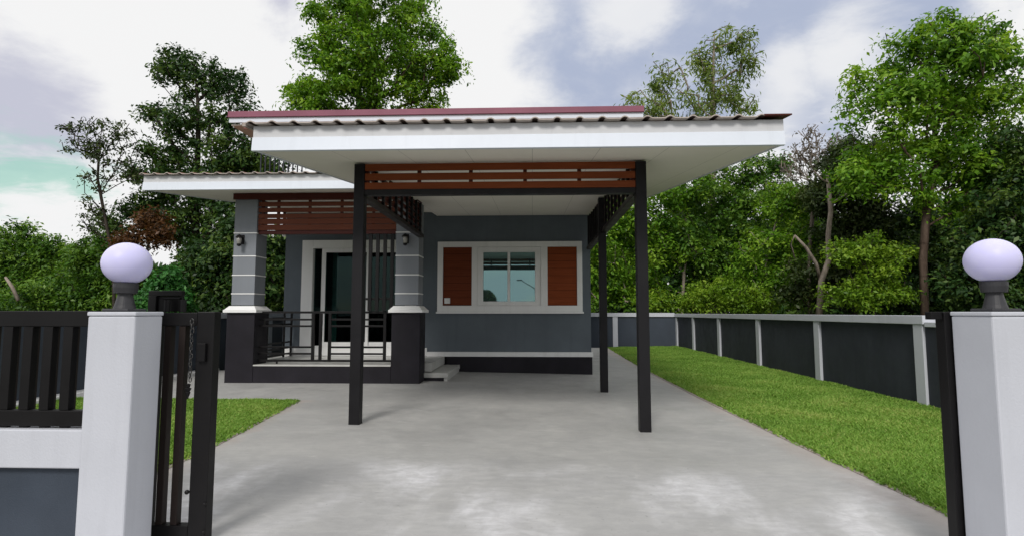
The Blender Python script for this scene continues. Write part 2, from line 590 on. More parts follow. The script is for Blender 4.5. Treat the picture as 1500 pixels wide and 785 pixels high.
# window board with two shutters and a sliding window
wf = MB()
X0, X1, Z0, Z1 = -1.812, .942, 1.118, 2.446
yf0, yf1 = YW - .055, YW - .002
wf.box(X0, X1, yf0, yf1, Z0, 1.232); wf.box(X0, X1, yf0, yf1, 2.342, Z1)
wf.box(X0, -1.708, yf0, yf1, 1.232, 2.342); wf.box(.842, X1, yf0, yf1, 1.232, 2.342)
wf.box(-1.156, -1.046, yf0, yf1, 1.232, 2.342); wf.box(.156, .286, yf0, yf1, 1.232, 2.342)
win = MB().box(X0 - .02, X1 + .02, YW - .075, YW - .002, Z0 - .035, Z0 - .001).build('window', M['white'], house, .004)
wfo = wf.build('frame', M['white'], win, .005)
fr = MB()
fr.box(-1.045, -.94, YW - .035, YW + .06, 1.234, 2.34); fr.box(.05, .154, YW - .035, YW + .06, 1.234, 2.34)
fr.box(-.94, .05, YW - .035, YW + .06, 2.245, 2.34); fr.box(-.94, .05, YW - .035, YW + .06, 1.234, 1.312)
fr.box(-.475, -.425, YW - .012, YW + .05, 1.312, 2.245)
fr.build('casement', M['white'], win, .005)
for a, b in ((-.938, -.477), (-.423, .048)):
    box('pane', a, b, YW + .012, YW + .02, 1.314, 2.243, M['glass'], win, 0)
s1 = box('shutter', -1.706, -1.158, YW - .028, YW - .004, 1.234, 2.34, M['shutter1'], house, .002)
tag(s1, 'dark brown window panel carrying a white socket')
s2 = box('shutter', .288, .84, YW - .028, YW - .004, 1.234, 2.34, M['shutter2'], house, .002)
sk = MB().box(-1.675, -1.567, YW - .052, YW - .029, 1.27, 1.375).box(-1.66, -1.582, YW - .058, YW - .0525, 1.285, 1.36)
sk.build('socket', M['white'], s1, .004)

# sliding glass door
dr = MB()
y0, y1 = YW - .045, YW + .10
dr.box(D0 - .03, D0 + .185, y0, y1, .436, 2.49); dr.box(D1 - .185, D1 + .03, y0, y1, .436, 2.49)
dr.box(D0 + .185, D1 - .185, y0, y1, 2.335, 2.49); dr.box(D0 + .185, D1 - .185, y0, y1, .436, .47)
door = dr.build('door', M['white'], house, .006)
lf = MB()
ly0, ly1 = YW - .005, YW + .035
lf.box(-4.075, -3.995, ly0, ly1, .472, 2.333); lf.box(-3.20, -3.145, ly0, ly1, .472, 2.333)
lf.box(-3.995, -3.20, ly0, ly1, 2.255, 2.333); lf.box(-3.995, -3.20, ly0, ly1, .472, .54)
lf.box(-3.145, -2.44, ly0 + .04, ly1 + .04, 2.255, 2.333); lf.box(-3.145, -2.44, ly0 + .04, ly1 + .04, .472, .54)
lf.build('leaf_frame', M['white'], door, .004)
for a, b, yy in ((-3.994, -3.201, ly0 + .015), (-3.144, -2.44, ly0 + .055), (-4.233, -4.077, ly0 + .055)):
    box('pane', a, b, yy, yy + .008, .541 if a > -4.1 else .472, 2.254 if a > -4.1 else 2.333, M['doorglass'], door, 0)
def curtain(x0, x1, y, z0, z1, folds):
    v, f = [], []
    n = folds * 8
    for i in range(n + 1):
        x = x0 + (x1 - x0) * i / n
        d = .03 * math.sin(i / 8 * 2 * math.pi)
        v += [(x, y + d, z0), (x, y + d, z1)]
    for i in range(n):
        f.append((2 * i, 2 * i + 2, 2 * i + 3, 2 * i + 1))
    return np_mesh('curtain', v, f, M['curtain'], door, smooth=True)
curtain(-4.20, -4.08, YW + .3, .5, 2.28, 2)
curtain(-3.97, -3.86, YW + .3, .5, 2.28, 2)

# porch: floor, black sill, columns, steps
box('porch_floor', -4.79, -1.80, 8.64, YW - .045, .02, .281, M['floor'], house, .004)
box('porch_sill', -4.40, -2.215, 8.535, 8.637, -.06, .262, M['black'], house, .004)
MB().box(-4.40, -2.215, 8.525, 8.637, .2625, .283).build('sill_nosing', M['floor'], house, .003)
st = box('step', -1.797, -1.66, 8.99, YW - .05, .14, .281, M['floor'], house, .004)
st2 = box('step', -1.797, -1.37, 8.90, YW - .035, .05, .125, M['floor'], house, .004)
box('riser', -1.797, -1.44, 8.925, 8.985, -.06, .0495, M['black'], st2, .002)
box('side_riser', -1.439, -1.385, 8.925, YW - .036, -.06, .0495, M['floor'], st2, .002)
MB().box(-1.797, -1.68, 8.99, YW - .05, -.04, .0495).build('step_core', M['floor'], st2)
for x0, x1 in ((-4.812, -4.442), (-2.172, -1.802)):
    cy0, cy1 = 8.57, 8.92
    zs = [1.206, 1.40, 1.695, 2.00, 2.372, 2.96]
    # drafts of the shaft between the pale grooves
    mb = MB()
    for a, b in zip(zs, zs[1:]):
        mb.box(x0, x1, cy0, cy1, a + .0095, b - .0095)
    col = mb.build('porch_column', M['column'], house, .006)
    for z in zs[1:-1]:
        box('band', x0 - .006, x1 + .006, cy0 - .006, cy1 + .006, z - .009, z + .009, M['white'], col, .002)
    box('base', x0 - .04, x1 + .04, cy0 - .04, cy1 + .04, -.08, 1.10, M['black'], col, .006)
    cp = MB()
    a, b = .085, .02
    cp.box(x0 - a, x1 + a, cy0 - a, cy1 + a, 1.101, 1.145)
    cp.hexa([(x0 - a + .01, cy0 - a + .01, 1.1455), (x1 + a - .01, cy0 - a + .01, 1.1455), (x1 + a - .01, cy1 + a - .01, 1.1455), (x0 - a + .01, cy1 + a - .01, 1.1455),
             (x0 - b, cy0 - b, 1.206), (x1 + b, cy0 - b, 1.206), (x1 + b, cy1 + b, 1.206), (x0 - b, cy1 + b, 1.206)])
    cp.build('cap', M['white'], col, .004)

# porch railing, front
def bars(mb, x0, x1, zs, y, t=.022, h=.03):
    for z in zs:
        mb.box(x0, x1, y - t / 2, y + t / 2, z - h / 2, z + h / 2)
ry = 8.70
ra = MB()
bars(ra, -4.40, -2.213, (1.105,), ry, .04, .035)
bars(ra, -4.40, -2.213, (.335,), ry, .032, .032)
RZ0, RZ1 = .352, 1.087
for px in (-3.52, -3.40, -3.25, -2.36):
    ra.box(px - .022, px + .022, ry - .02, ry + .02, RZ0, RZ1)
for a, b in ((-4.40, -3.5425), (-3.2275, -2.3825)):
    bars(ra, a, b, (.99, .885, .55, .445), ry)
ra.box(-4.33, -4.30, ry - .011, ry + .011, .902, .972)
for a in (-4.1, -2.8):
    ra.box(a - .012, a + .012, ry - .012, ry + .012, .285, .318)
ra.build('railing', M['metal'], house, .002)
rs_ = MB()
def side_bars(mb, x, y0, y1, zs, h=.03):
    for z in zs:
        mb.box(x - .011, x + .011, y0, y1, z - h / 2, z + h / 2)
side_bars(rs_, -4.62, 8.965, YW - .045, (1.105, .99, .885, .55, .445, .335))
for yy in (9.0, 9.35, 10.0, 10.3):
    rs_.box(-4.6085, -4.58, yy - .02, yy + .02, .285, 1.12)
rs_.build('railing', M['metal'], house, .002)

# vertical bar screen at the right end of the porch front
vs = MB()
for k in range(5):
    x = -2.72 + k * .118
    vs.box(x - .027, x + .027, 8.63, 8.665, 1.128, 2.42)
vs.box(-2.76, -2.214, 8.667, 8.69, 1.300, 1.335)
vs.build('bar_screen', M['metal'], house, .002)

# slat screen over the porch
sp = MB()
z = 2.42
for k in range(6):
    gap = .028 if k >= 2 else .008
    sp.box(-4.438 if k < 5 else -4.438, -2.176, 8.60, 8.622, z, z + .098 - gap)
    z += .098
sp.build('slat_screen', M['woodporch'], house, .002)
for x in (-4.38, -4.124, -3.607, -3.081, -2.56, -2.23):
    box('batten', x - .022, x + .022, 8.6235, 8.655, 2.42, 3.0, M['wooddark'], house, .002)
box('beam', -4.438, -2.176, 8.6235, 8.70, 2.36, 2.418, M['wooddark'], house, .002)
box('dark_plate', -1.97, -1.80, 8.50, 8.53, 2.42, 2.93, M['metal'], house, .02)  # dark sheet over the upper front of the right column
box('header_board', -4.835, -1.79, 8.54, 8.566, 2.915, 3.015, M['wooddark'], house, .003)

# carport: posts, front screen and side screens
PY0, PY1 = 5.42, 5.53
for x, yy, zt in ((-1.818, PY0, 2.612), (1.036, PY0, 2.612), (.985, 8.06, 2.80)):
    p_ = box('carport_post', x, x + .108, yy, yy + .108, -.1, zt, M['postmetal'], house, .006)
def hboards(mb, zs, h, x0, x1, y0, y1):
    for z in zs:
        mb.box(x0, x1, y0, y1, z, z + h)
cs = MB()
hboards(cs, (2.347, 2.442), .070, -1.709, 1.035, PY0 + .01, PY0 + .035)
cs.box(-1.709, 1.035, PY0 + .01, PY0 + .035, 2.540, 2.612)
cs.build('slat_screen', M['wood'], house, .002)
for x in (-1.69, -1.156, -.626, -.072, .477, 1.015):
    box('batten', x - .019, x + .019, PY0 + .0365, PY0 + .07, 2.346, 2.612, M['wooddark'], house, .002)
box('beam', -1.709, 1.035, PY0 + .005, PY0 + .10, 2.290, 2.345, M['metal'], house, .003)
for x, ys in ((-1.77, (5.53, 8.56)), (1.075, (5.53, 10.30))):
    s = MB()
    for k in range(6):
        z0 = 2.335 + .098 * k
        s.box(x - .011, x + .011, ys[0], ys[1], z0, z0 + .050)
    sd = s.build('slat_screen', M['wooddark'], house, .002)
    y = ys[0] + .12
    while y < ys[1] - .05:
        if not (7.98 < y < 8.24 and x > 0):
            box('batten', x - .045 if x > 0 else x + .0125, x - .0125 if x > 0 else x + .045, y - .017, y + .017, 2.337, 2.64 + (y - 5.5) * .055, M['metal'], house, .002)
        y += .30
    box('beam', x - .05 if x > 0 else x - .04, x + .04 if x > 0 else x + .05, ys[0], ys[1], 2.280, 2.333, M['brownsteel'], house, .003)

# flat ceilings
MB().hexa([(-1.84, 5.535, 2.665), (1.10, 5.535, 2.665), (1.10, YW - .003, 2.955), (-1.84, YW - .003, 2.955),
           (-1.84, 5.535, 2.685), (1.10, 5.535, 2.685), (1.10, YW - .003, 2.975), (-1.84, YW - .003, 2.975)]).build('ceiling', M['soffit'], house)
box('ceiling', -4.85, -1.86, 8.66, YW - .003, 3.025, 3.045, M['soffit'], house, 0)

# sloping roof: one plane, two eaves
SL = .127
E1, E2 = 4.62, 7.90
zs_at = lambda y: 2.52 + SL * (y - E1)                 # underside
XL, XR, XPL = -2.47, 2.15, -5.88
def slab(name, x0, x1, y0, y1, a, b, mat, parent=None):
    return MB().hexa([(x0, y0, zs_at(y0) + a), (x1, y0, zs_at(y0) + a), (x1, y1, zs_at(y1) + a), (x0, y1, zs_at(y1) + a),
                      (x0, y0, zs_at(y0) + b), (x1, y0, zs_at(y0) + b), (x1, y1, zs_at(y1) + b), (x0, y1, zs_at(y1) + b)]).build(name, mat, parent)
slab('soffit', XL + .03, XR - .03, E1 + .035, 10.36, .004, .02, M['soffit'], house)
slab('soffit', XPL + .03, XL + .027, E2 + .035, 10.36, .004, .02, M['soffit'], house)

def wave_roof(name, x0, x1, y0, y1, lift, parent):
    pitch, n = .192, 12
    xs, hs = [], []
    x = x0; i = 0
    steps = int((x1 - x0) / pitch * n)
    for i in range(steps + 1):
        x = x0 + i * pitch / n
        ph = (i % n) / n
        h = math.sin(math.pi * ph / .42) * .021 if ph < .42 else 0
        xs.append(x); hs.append(max(0, h))
    v, f = [], []
    ys = (y0, y1)
    for th in (0, .013):
        for y in ys:
            for x, h in zip(xs, hs):
                v.append((x, y, zs_at(y) + lift + h + th))
    n_ = len(xs)
    for i in range(n_ - 1):
        f.append((2 * n_ + i, 2 * n_ + i + 1, 3 * n_ + i + 1, 3 * n_ + i))
    ed = len(f)
    for i in range(n_ - 1):
        f.append((i + 1, i, n_ + i, n_ + i + 1))
    for i in range(n_ - 1):
        f.append((i, i + 1, 2 * n_ + i + 1, 2 * n_ + i))
        f.append((n_ + i + 1, n_ + i, 3 * n_ + i, 3 * n_ + i + 1))
    o = np_mesh(name, v, f, [M['tile'], M['tileedge'], M['archshade']], parent)
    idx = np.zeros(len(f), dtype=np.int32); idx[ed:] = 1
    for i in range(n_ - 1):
        if hs[i] + hs[i + 1] > .014: idx[ed + i] = 2  # only the arch hollows get the painted shade
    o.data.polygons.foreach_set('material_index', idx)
    return o
FH = .222
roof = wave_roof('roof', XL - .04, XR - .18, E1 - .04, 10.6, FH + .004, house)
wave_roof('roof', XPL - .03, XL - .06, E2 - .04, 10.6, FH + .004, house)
# verge flashing at the right and left end of the carport roof
slab('verge_flashing', XR - .185, XR + .045, E1 - .045, 10.6, FH + .022, FH + .034, M['wooddark'], house)
slab('verge_flashing', XL - .075, XL - .045, E1 - .03, 10.6, FH - .012, FH + .022, M['tileedge'], house)

# fascia: a recessed upper board and a lower board standing 2 cm proud
def fascia(x0, x1, y, right=True, left=True):
    z = zs_at(y)
    box('fascia', x0, x1, y + .02, y + .035, z + .118, z + FH, M['fasciatop'], house, .002)
    MB().hexa([(x0, y - .006, z - .006), (x1, y - .006, z - .006), (x1, y + .035, z - .006), (x0, y + .035, z - .006),
               (x0, y + .006, z + .117), (x1, y + .006, z + .117), (x1, y + .035, z + .117), (x0, y + .035, z + .117)]).build('fascia', M['fascia'], house, .003)
fascia(XL, XR, E1)
fascia(XPL, XL - .003, E2)
def sfascia(x, y0, y1, d):
    a, b = (x, x + .018) if d > 0 else (x - .018, x)
    slab('fascia', a, b, y0, y1, -.006, FH, M['fascia'], house)
sfascia(XR - .029, E1 + .036, 10.36, 1)
sfascia(XL + .029, E1 + .036, E2, -1)
sfascia(XPL + .029, E2 + .036, 10.36, -1)

# upper roof above the main block, with maroon flashing, on a clerestory
box('clerestory', -4.0, 1.05, 9.95, 16.6, 3.2, 4.44, M['redbrown'], house, 0)
UX0, UX1 = -5.46, 1.95
box('upper_fascia', UX0, UX1, 9.40, 9.43, 4.50, 4.592, M['fascia'], house, .003)
mb = MB().box(UX0 - .01, UX1 + .01, 9.375, 9.399, 4.593, 4.70)
mb.hexa([(UX0 - .01, 9.3995, 4.593), (UX1 + .01, 9.3995, 4.593), (UX1 + .01, 17, 5.35), (UX0 - .01, 17, 5.35),
         (UX0 - .01, 9.3995, 4.70), (UX1 + .01, 9.3995, 4.70), (UX1 + .01, 17, 5.45), (UX0 - .01, 17, 5.45)])
mb.box(UX0 - .012, UX1 + .012, 9.365, 9.373, 4.590, 4.615)
mb.build('upper_roof', M['purple'], house, .003)
box('upper_board', UX0 + .25, UX1 - .02, 9.45, 9.47, 4.40, 4.499, M['redbrown'], house, .002)
box('upper_soffit', UX0 + .01, UX1 - .01, 9.475, 12, 4.47, 4.495, M['soffit'], house, 0)
# dark slats in the gap beneath the upper roof
lv = MB()
for k in range(10):
    x = -4.95 + k * .085
    lv.box(x - .010, x + .010, 9.60, 9.62, 3.30, 4.469)
lv.build('louvre', M['panel'], house, .002)
MB().hexa([(-4.42, 9.7, 3.2), (-4.0, 9.7, 3.2), (-4.0, 9.94, 3.2), (-4.42, 9.94, 3.2), (-4.40, 9.7, 3.62), (-4.0, 9.7, 3.50), (-4.0, 9.94, 3.50), (-4.40, 9.94, 3.62)]).build('apron_flashing', M['tile'], house)

# ------------------------------------------------------------------ lamps on the house
def wall_lamp(x, z):
    r = thing('wall_lamp', (x, 8.57, z), 'small black wall lantern with clear shade on the left porch column', 'lamp',
              'wall lanterns on the porch columns')
    box('back_plate', x - .035, x + .035, 8.555, 8.5695, z - .06, z + .09, M['metal'], r, .004)
    MB().tube([(x, 8.555, z + .03), (x, 8.50, z + .075), (x, 8.47, z + .07)], .011).build('arm', M['metal'], r, smooth=True)
    MB().lathe((x, 8.47, z), [(.012, .085), (.03, .07), (.055, .045), (.056, .035), (.045, .034)]).build('hood', M['metal'], r)
    MB().lathe((x, 8.47, z), [(.036, .0335), (.037, .0), (.029, -.062), (.026, -.066)]).build('shade', M['lantern'], r, smooth=True)
    MB().lathe((x, 8.47, z), [(.034, -.0665), (.032, -.092), (.008, -.105)]).build('finial', M['metal'], r)
    return r
wl = wall_lamp(-4.67, 2.25)
w2 = copy_tree(wl); w2.location.x = -2.0
w2['label'] = 'small black wall lantern on the porch column nearest the front window'
pb = thing('porch_light', (-4.68, 10.05, 2.55), 'tiny round white bulb in a dark fitting left of the glass door', 'lamp')
MB().lathe((-4.68, 10.05, 2.55), [(.03, .475), (.03, .05), (.05, .045), (.05, .03)]).build('fitting', M['metal'], pb)
MB().sphere((-4.68, 10.05, 2.545), .034).build('bulb', M['bulb'], pb, smooth=True)

# ------------------------------------------------------------------ gate pillars and lamps
def pillar(x0, x1, y0, y1, label):
    r = thing('gate_pillar', ((x0 + x1) / 2, (y0 + y1) / 2, -.1), label, 'pillar', 'white gate pillars')
    box('shaft', x0, x1, y0, y1, -.16, 1.085, M['pillar'], r, .008)
    box('top_slab', x0 - .003, x1 + .003, y0 - .003, y1 + .003, 1.0855, 1.104, M['pillar'], r, .005)
    return r
pillar(-2.005, -1.785, 2.40, 2.585, 'white square gate pillar beside the black railing, its right side in shade')
pillar(1.948, 2.20, 2.40, 2.63, 'white square gate pillar beside the black receiver post and right lawn')

def globe(x, y, z):
    r = thing('globe_lamp', (x, y, z), 'white globe lamp on the gate pillar next to the black railing', 'lamp', 'globe lamps on the gate pillars')
    c = (x, y, z)
    MB().box(x - .062, x + .062, y - .062, y + .062, z + .001, z + .014).build('foot', M['collar'], r, .004)
    MB().lathe(c, [(.046, .0145), (.041, .03), (.030, .078), (.030, .085), (.046, .0855), (.050, .112), (.050, .132), (.044, .1325)], 28).build('neck', M['collar'], r)
    MB().sphere((x, y, z + .2245), .102, .96, 40, 28).build('globe', M['opal'], r, smooth=True)
    return r
gl = globe(-1.905, 2.49, 1.104)
g2 = copy_tree(gl); g2.location = (2.045, 2.50, 1.104)
g2['label'] = 'white globe lamp on the gate pillar at the right edge'

# front wall with railing, left of the gate
fw = thing('front_wall', (-3.6, 2.48, -.1), 'low dark wall with white coping and black steel railing left of the gate pillar', 'wall')
box('panel', -6.25, -2.008, 2.45, 2.53, -.16, .408, M['panelblue'], fw)
box('coping', -6.25, -2.008, 2.415, 2.555, .409, .578, M['pillar'], fw, .006)
rl_ = MB().box(-6.25, -2.008, 2.44, 2.48, 1.036, 1.108).build('top_rail', M['metal'], fw, .003)
box('bottom_rail', -6.25, -2.008, 2.44, 2.48, .588, .658, M['metal'], fw, .003)
x = at(95, 628, 2.46)[0]
k = 0
while x > -3.1:
    mb = MB().box(x - .022, x + .022, 2.443, 2.477, .659, 1.0355)
    mb.box(x - .02, x + .02, 2.45, 2.47, .5785, .5875)
    mb.build('bar', M['metal'], fw, .002)
    x -= .095
mb = MB()
while x > -6.2:
    mb.box(x - .022, x + .022, 2.443, 2.477, .659, 1.0355)
    x -= .095
mb.build('bar_row', M['metal'], fw, .002)

# sliding gate parked behind the front wall
sg = thing('sliding_gate', (-3.2, 2.70, -.1), 'black steel sliding gate drawn back behind the left gate pillar', 'gate')
GY0, GY1 = 2.665, 2.715
GX1 = -1.578
box('stile', GX1 - .088, GX1, GY0, GY1 + .01, -.02, 1.104, M['metal'], sg, .004)
box('top_rail', -5.6, GX1 - .0885, GY0, GY1, 1.035, 1.100, M['metal'], sg, .003)
box('bottom_rail', -5.6, GX1 - .0885, GY0, GY1, -.015, .075, M['metal'], sg, .003)
x = GX1 - .165
k = 0
while x > -2.9:
    box('bar', x - .0165, x + .0165, GY0 + .006, GY1 - .006, .0755, 1.0345, M['brownsteel'], sg, .002)
    x -= .0735; k += 1
    if k == 3:
        x = at(104, 560, 2.69)[0]
    elif k > 3:
        x -= .1035 - .0735
mb = MB()
while x > -5.6:
    mb.box(x - .0165, x + .0165, GY0 + .006, GY1 - .006, .0755, 1.0345)
    x -= .1035
mb.build('bar_row', M['brownsteel'], sg, .002)
MB().box(GX1 - .07, GX1 - .03, GY0 - .02, GY0 - .001, .86, .95).build('latch', M['metal'], sg, .003)
for z in (.18, .05):
    MB().sphere((GX1 - .005, GY0 - .006, z), .009, 1, 12, 8).build('bolt', M['metal'], sg)
MB().sphere((GX1 - .096, GY0 - .004, .235), .011, 1, 12, 8).build('bolt', M['metal'], sg)

# chain and padlock hanging on the gate
ch = thing('chain', (GX1 - .10, GY0 - .015, 1.06), 'dark iron chain with a hook hanging beside the gate stile', 'chain')
mb = MB()
def link_ring(mb, c, vertical, s=.016):
    pts = []
    for k in range(11):
        a = 2 * math.pi * k / 10
        u, w = math.cos(a) * s * .55, math.sin(a) * s
        pts.append((c[0] + (u if vertical else 0), c[1] + (0 if vertical else u), c[2] + w))
    mb.tube(pts, .0024, 6)
cz = 1.055
for k in range(4):
    link_ring(mb, (GX1 - .103 + .004 * math.sin(k), GY0 - .016, cz - k * .023), k % 2 == 0)
for k in range(11):
    link_ring(mb, (GX1 - .104 + .002 * math.sin(k * 2), GY0 - .010, .962 - k * .019), k % 2 == 0, .012)
mb.build('links', M['darkiron'], ch, smooth=True)
MB().lathe((GX1 - .106, GY0 - .018, .70), [(.004, .055), (.012, .05), (.007, .036), (.016, .03), (.008, .016), (.012, .012), (.002, -.02)], 10).build('hook', M['metal'], ch)

# gate guide behind the pillar, receiver post at the right pillar
gg = thing('gate_guide', (-1.87, 2.74, -.1), 'black steel roller guide frame standing up behind the left gate pillar', 'gate fitting')
mb = MB()
mb.box(-1.972, -1.80, 2.735, 2.77, 1.185, 1.212); mb.box(-1.972, -1.93, 2.735, 2.77, 1.106, 1.1845)
mb.box(-1.93, -1.80, 2.75, 2.765, 1.106, 1.1845)
mb.box(-1.90, -1.81, 2.738, 2.7495, 1.168, 1.176)
mb.box(-1.96, -1.90, 2.735, 2.77, -.14, 1.1055)
mb.build('frame', M['metal'], gg, .002)
for x in (-1.775, -1.86):
    MB().tube([(x, 2.72, 1.103), (x, 2.72, 1.165)], .014, 12).build('roller', M['metal'], gg)
rp = thing('receiver_post', (1.965, 2.67, -.1), 'black steel gate post standing against the right white pillar', 'gate post')
box('post', 1.925, 1.998, 2.64, 2.70, -.14, 1.104, M['metal'], rp, .003)
box('catch', 1.872, 1.9245, 2.65, 2.69, 1.068, 1.104, M['metal'], rp, .002)

# ------------------------------------------------------------------ boundary walls
bw = thing('boundary_wall', (4.85, 10, -.1), 'dark panelled wall with pale posts along the right lawn', 'wall', 'boundary walls')
posts = [7.05, 9.55, 12.05, 14.6, 16.95, 18.95]
for i, y in enumerate(posts):
    x = WR(y)
    box('post', x - .025, x + .13, y - .085, y + .085, -.15, .955, M['pillar'], bw, .006)
for a, b in zip(posts, posts[1:]):
    xa, xb = WR(a), WR(b)
    MB().hexa([(xa + .02, a + .086, -.15), (xa + .09, a + .086, -.15), (xb + .09, b - .086, -.15), (xb + .02, b - .086, -.15),
               (xa + .02, a + .086, .954), (xa + .09, a + .086, .954), (xb + .09, b - .086, .954), (xb + .02, b - .086, .954)]).build('panel', M['panel'], bw)
MB().hexa([(WR(6.9) - .04, 6.93, .956), (WR(6.9) + .15, 6.93, .956), (WR(19) + .15, 19.06, .956), (WR(19) - .04, 19.06, .956),
           (WR(6.9) - .04, 6.93, 1.065), (WR(6.9) + .15, 6.93, 1.065), (WR(19) + .15, 19.06, 1.065), (WR(19) - .04, 19.06, 1.065)]).build('coping', M['pillar'], bw, .006)
lw = tag(box('panel', WR(5) + .02, WR(5) + .09, 2.6, 6.962, -.15, .925, M['panel'], bw), 'lower dark panel nearest the gate')
box('coping', WR(5) - .01, WR(5) + .12, 2.6, 6.925, .926, .985, M['pillar'], bw, .005)

bb = thing('boundary_wall', (1, 20, -.1), 'blue-grey panelled wall closing the back of the garden', 'wall', 'boundary walls')
A, B = np.array((4.83, 19.02)), np.array((-7.0, 21.6))
dv = (B - A) / np.linalg.norm(B - A); nv = np.array((-dv[1], dv[0])) * -1
def along(mb, s0, s1, w0, w1, z0, z1):
    c = [A + dv * s0 + nv * w0, A + dv * s1 + nv * w0, A + dv * s1 + nv * w1, A + dv * s0 + nv * w1]
    mb.hexa([(*p, z0) for p in c] + [(*p, z1) for p in c])
    return mb
ss = [-.10, 1.97, 4.45, 6.95, 9.45, 11.95]
for i, (a, b) in enumerate(zip(ss, ss[1:])):
    along(MB(), a + (0 if i == 0 else .086), b - .086, .03, .1, -.15, .955).build('panel', M['panelblue'], bb)
    along(MB(), b - .085, b + .085, 0, .13, -.15, .955).build('post', M['pillar'], bb, .005)
along(MB(), -.04, 12, -.02, .16, .957, 1.09).build('coping', M['pillar'], bb, .006)

lb = thing('boundary_wall', (-6.15, 8, -.1), 'dark wall with pale coping and foot beside the left lawn', 'wall', 'boundary walls')
ps = [2.7, 5.2, 7.7, 10.2, 12.7, 15.2, 17.7]
for i, y in enumerate(ps):
    if y > 11:
        box('post', WL(y) - .13, WL(y) + .02, y - .085, y + .085, -.15, .985, M['pillar'], lb, .006)
for a, b in zip(ps, ps[1:]):
    box('panel', WL(a) - .10, WL(a) - .02, a + .0, b - .002, -.15, .985, M['panelblue'], lb, .003)
box('coping', WL(8) - .16, WL(8) + .03, 2.6, 17.8, .986, 1.085, M['pillar'], lb, .006)
box('foot_strip', WL(5) - .019, WL(5) + .20, 2.6, 10.2, -.1, .06, M['white'], lb, .01)


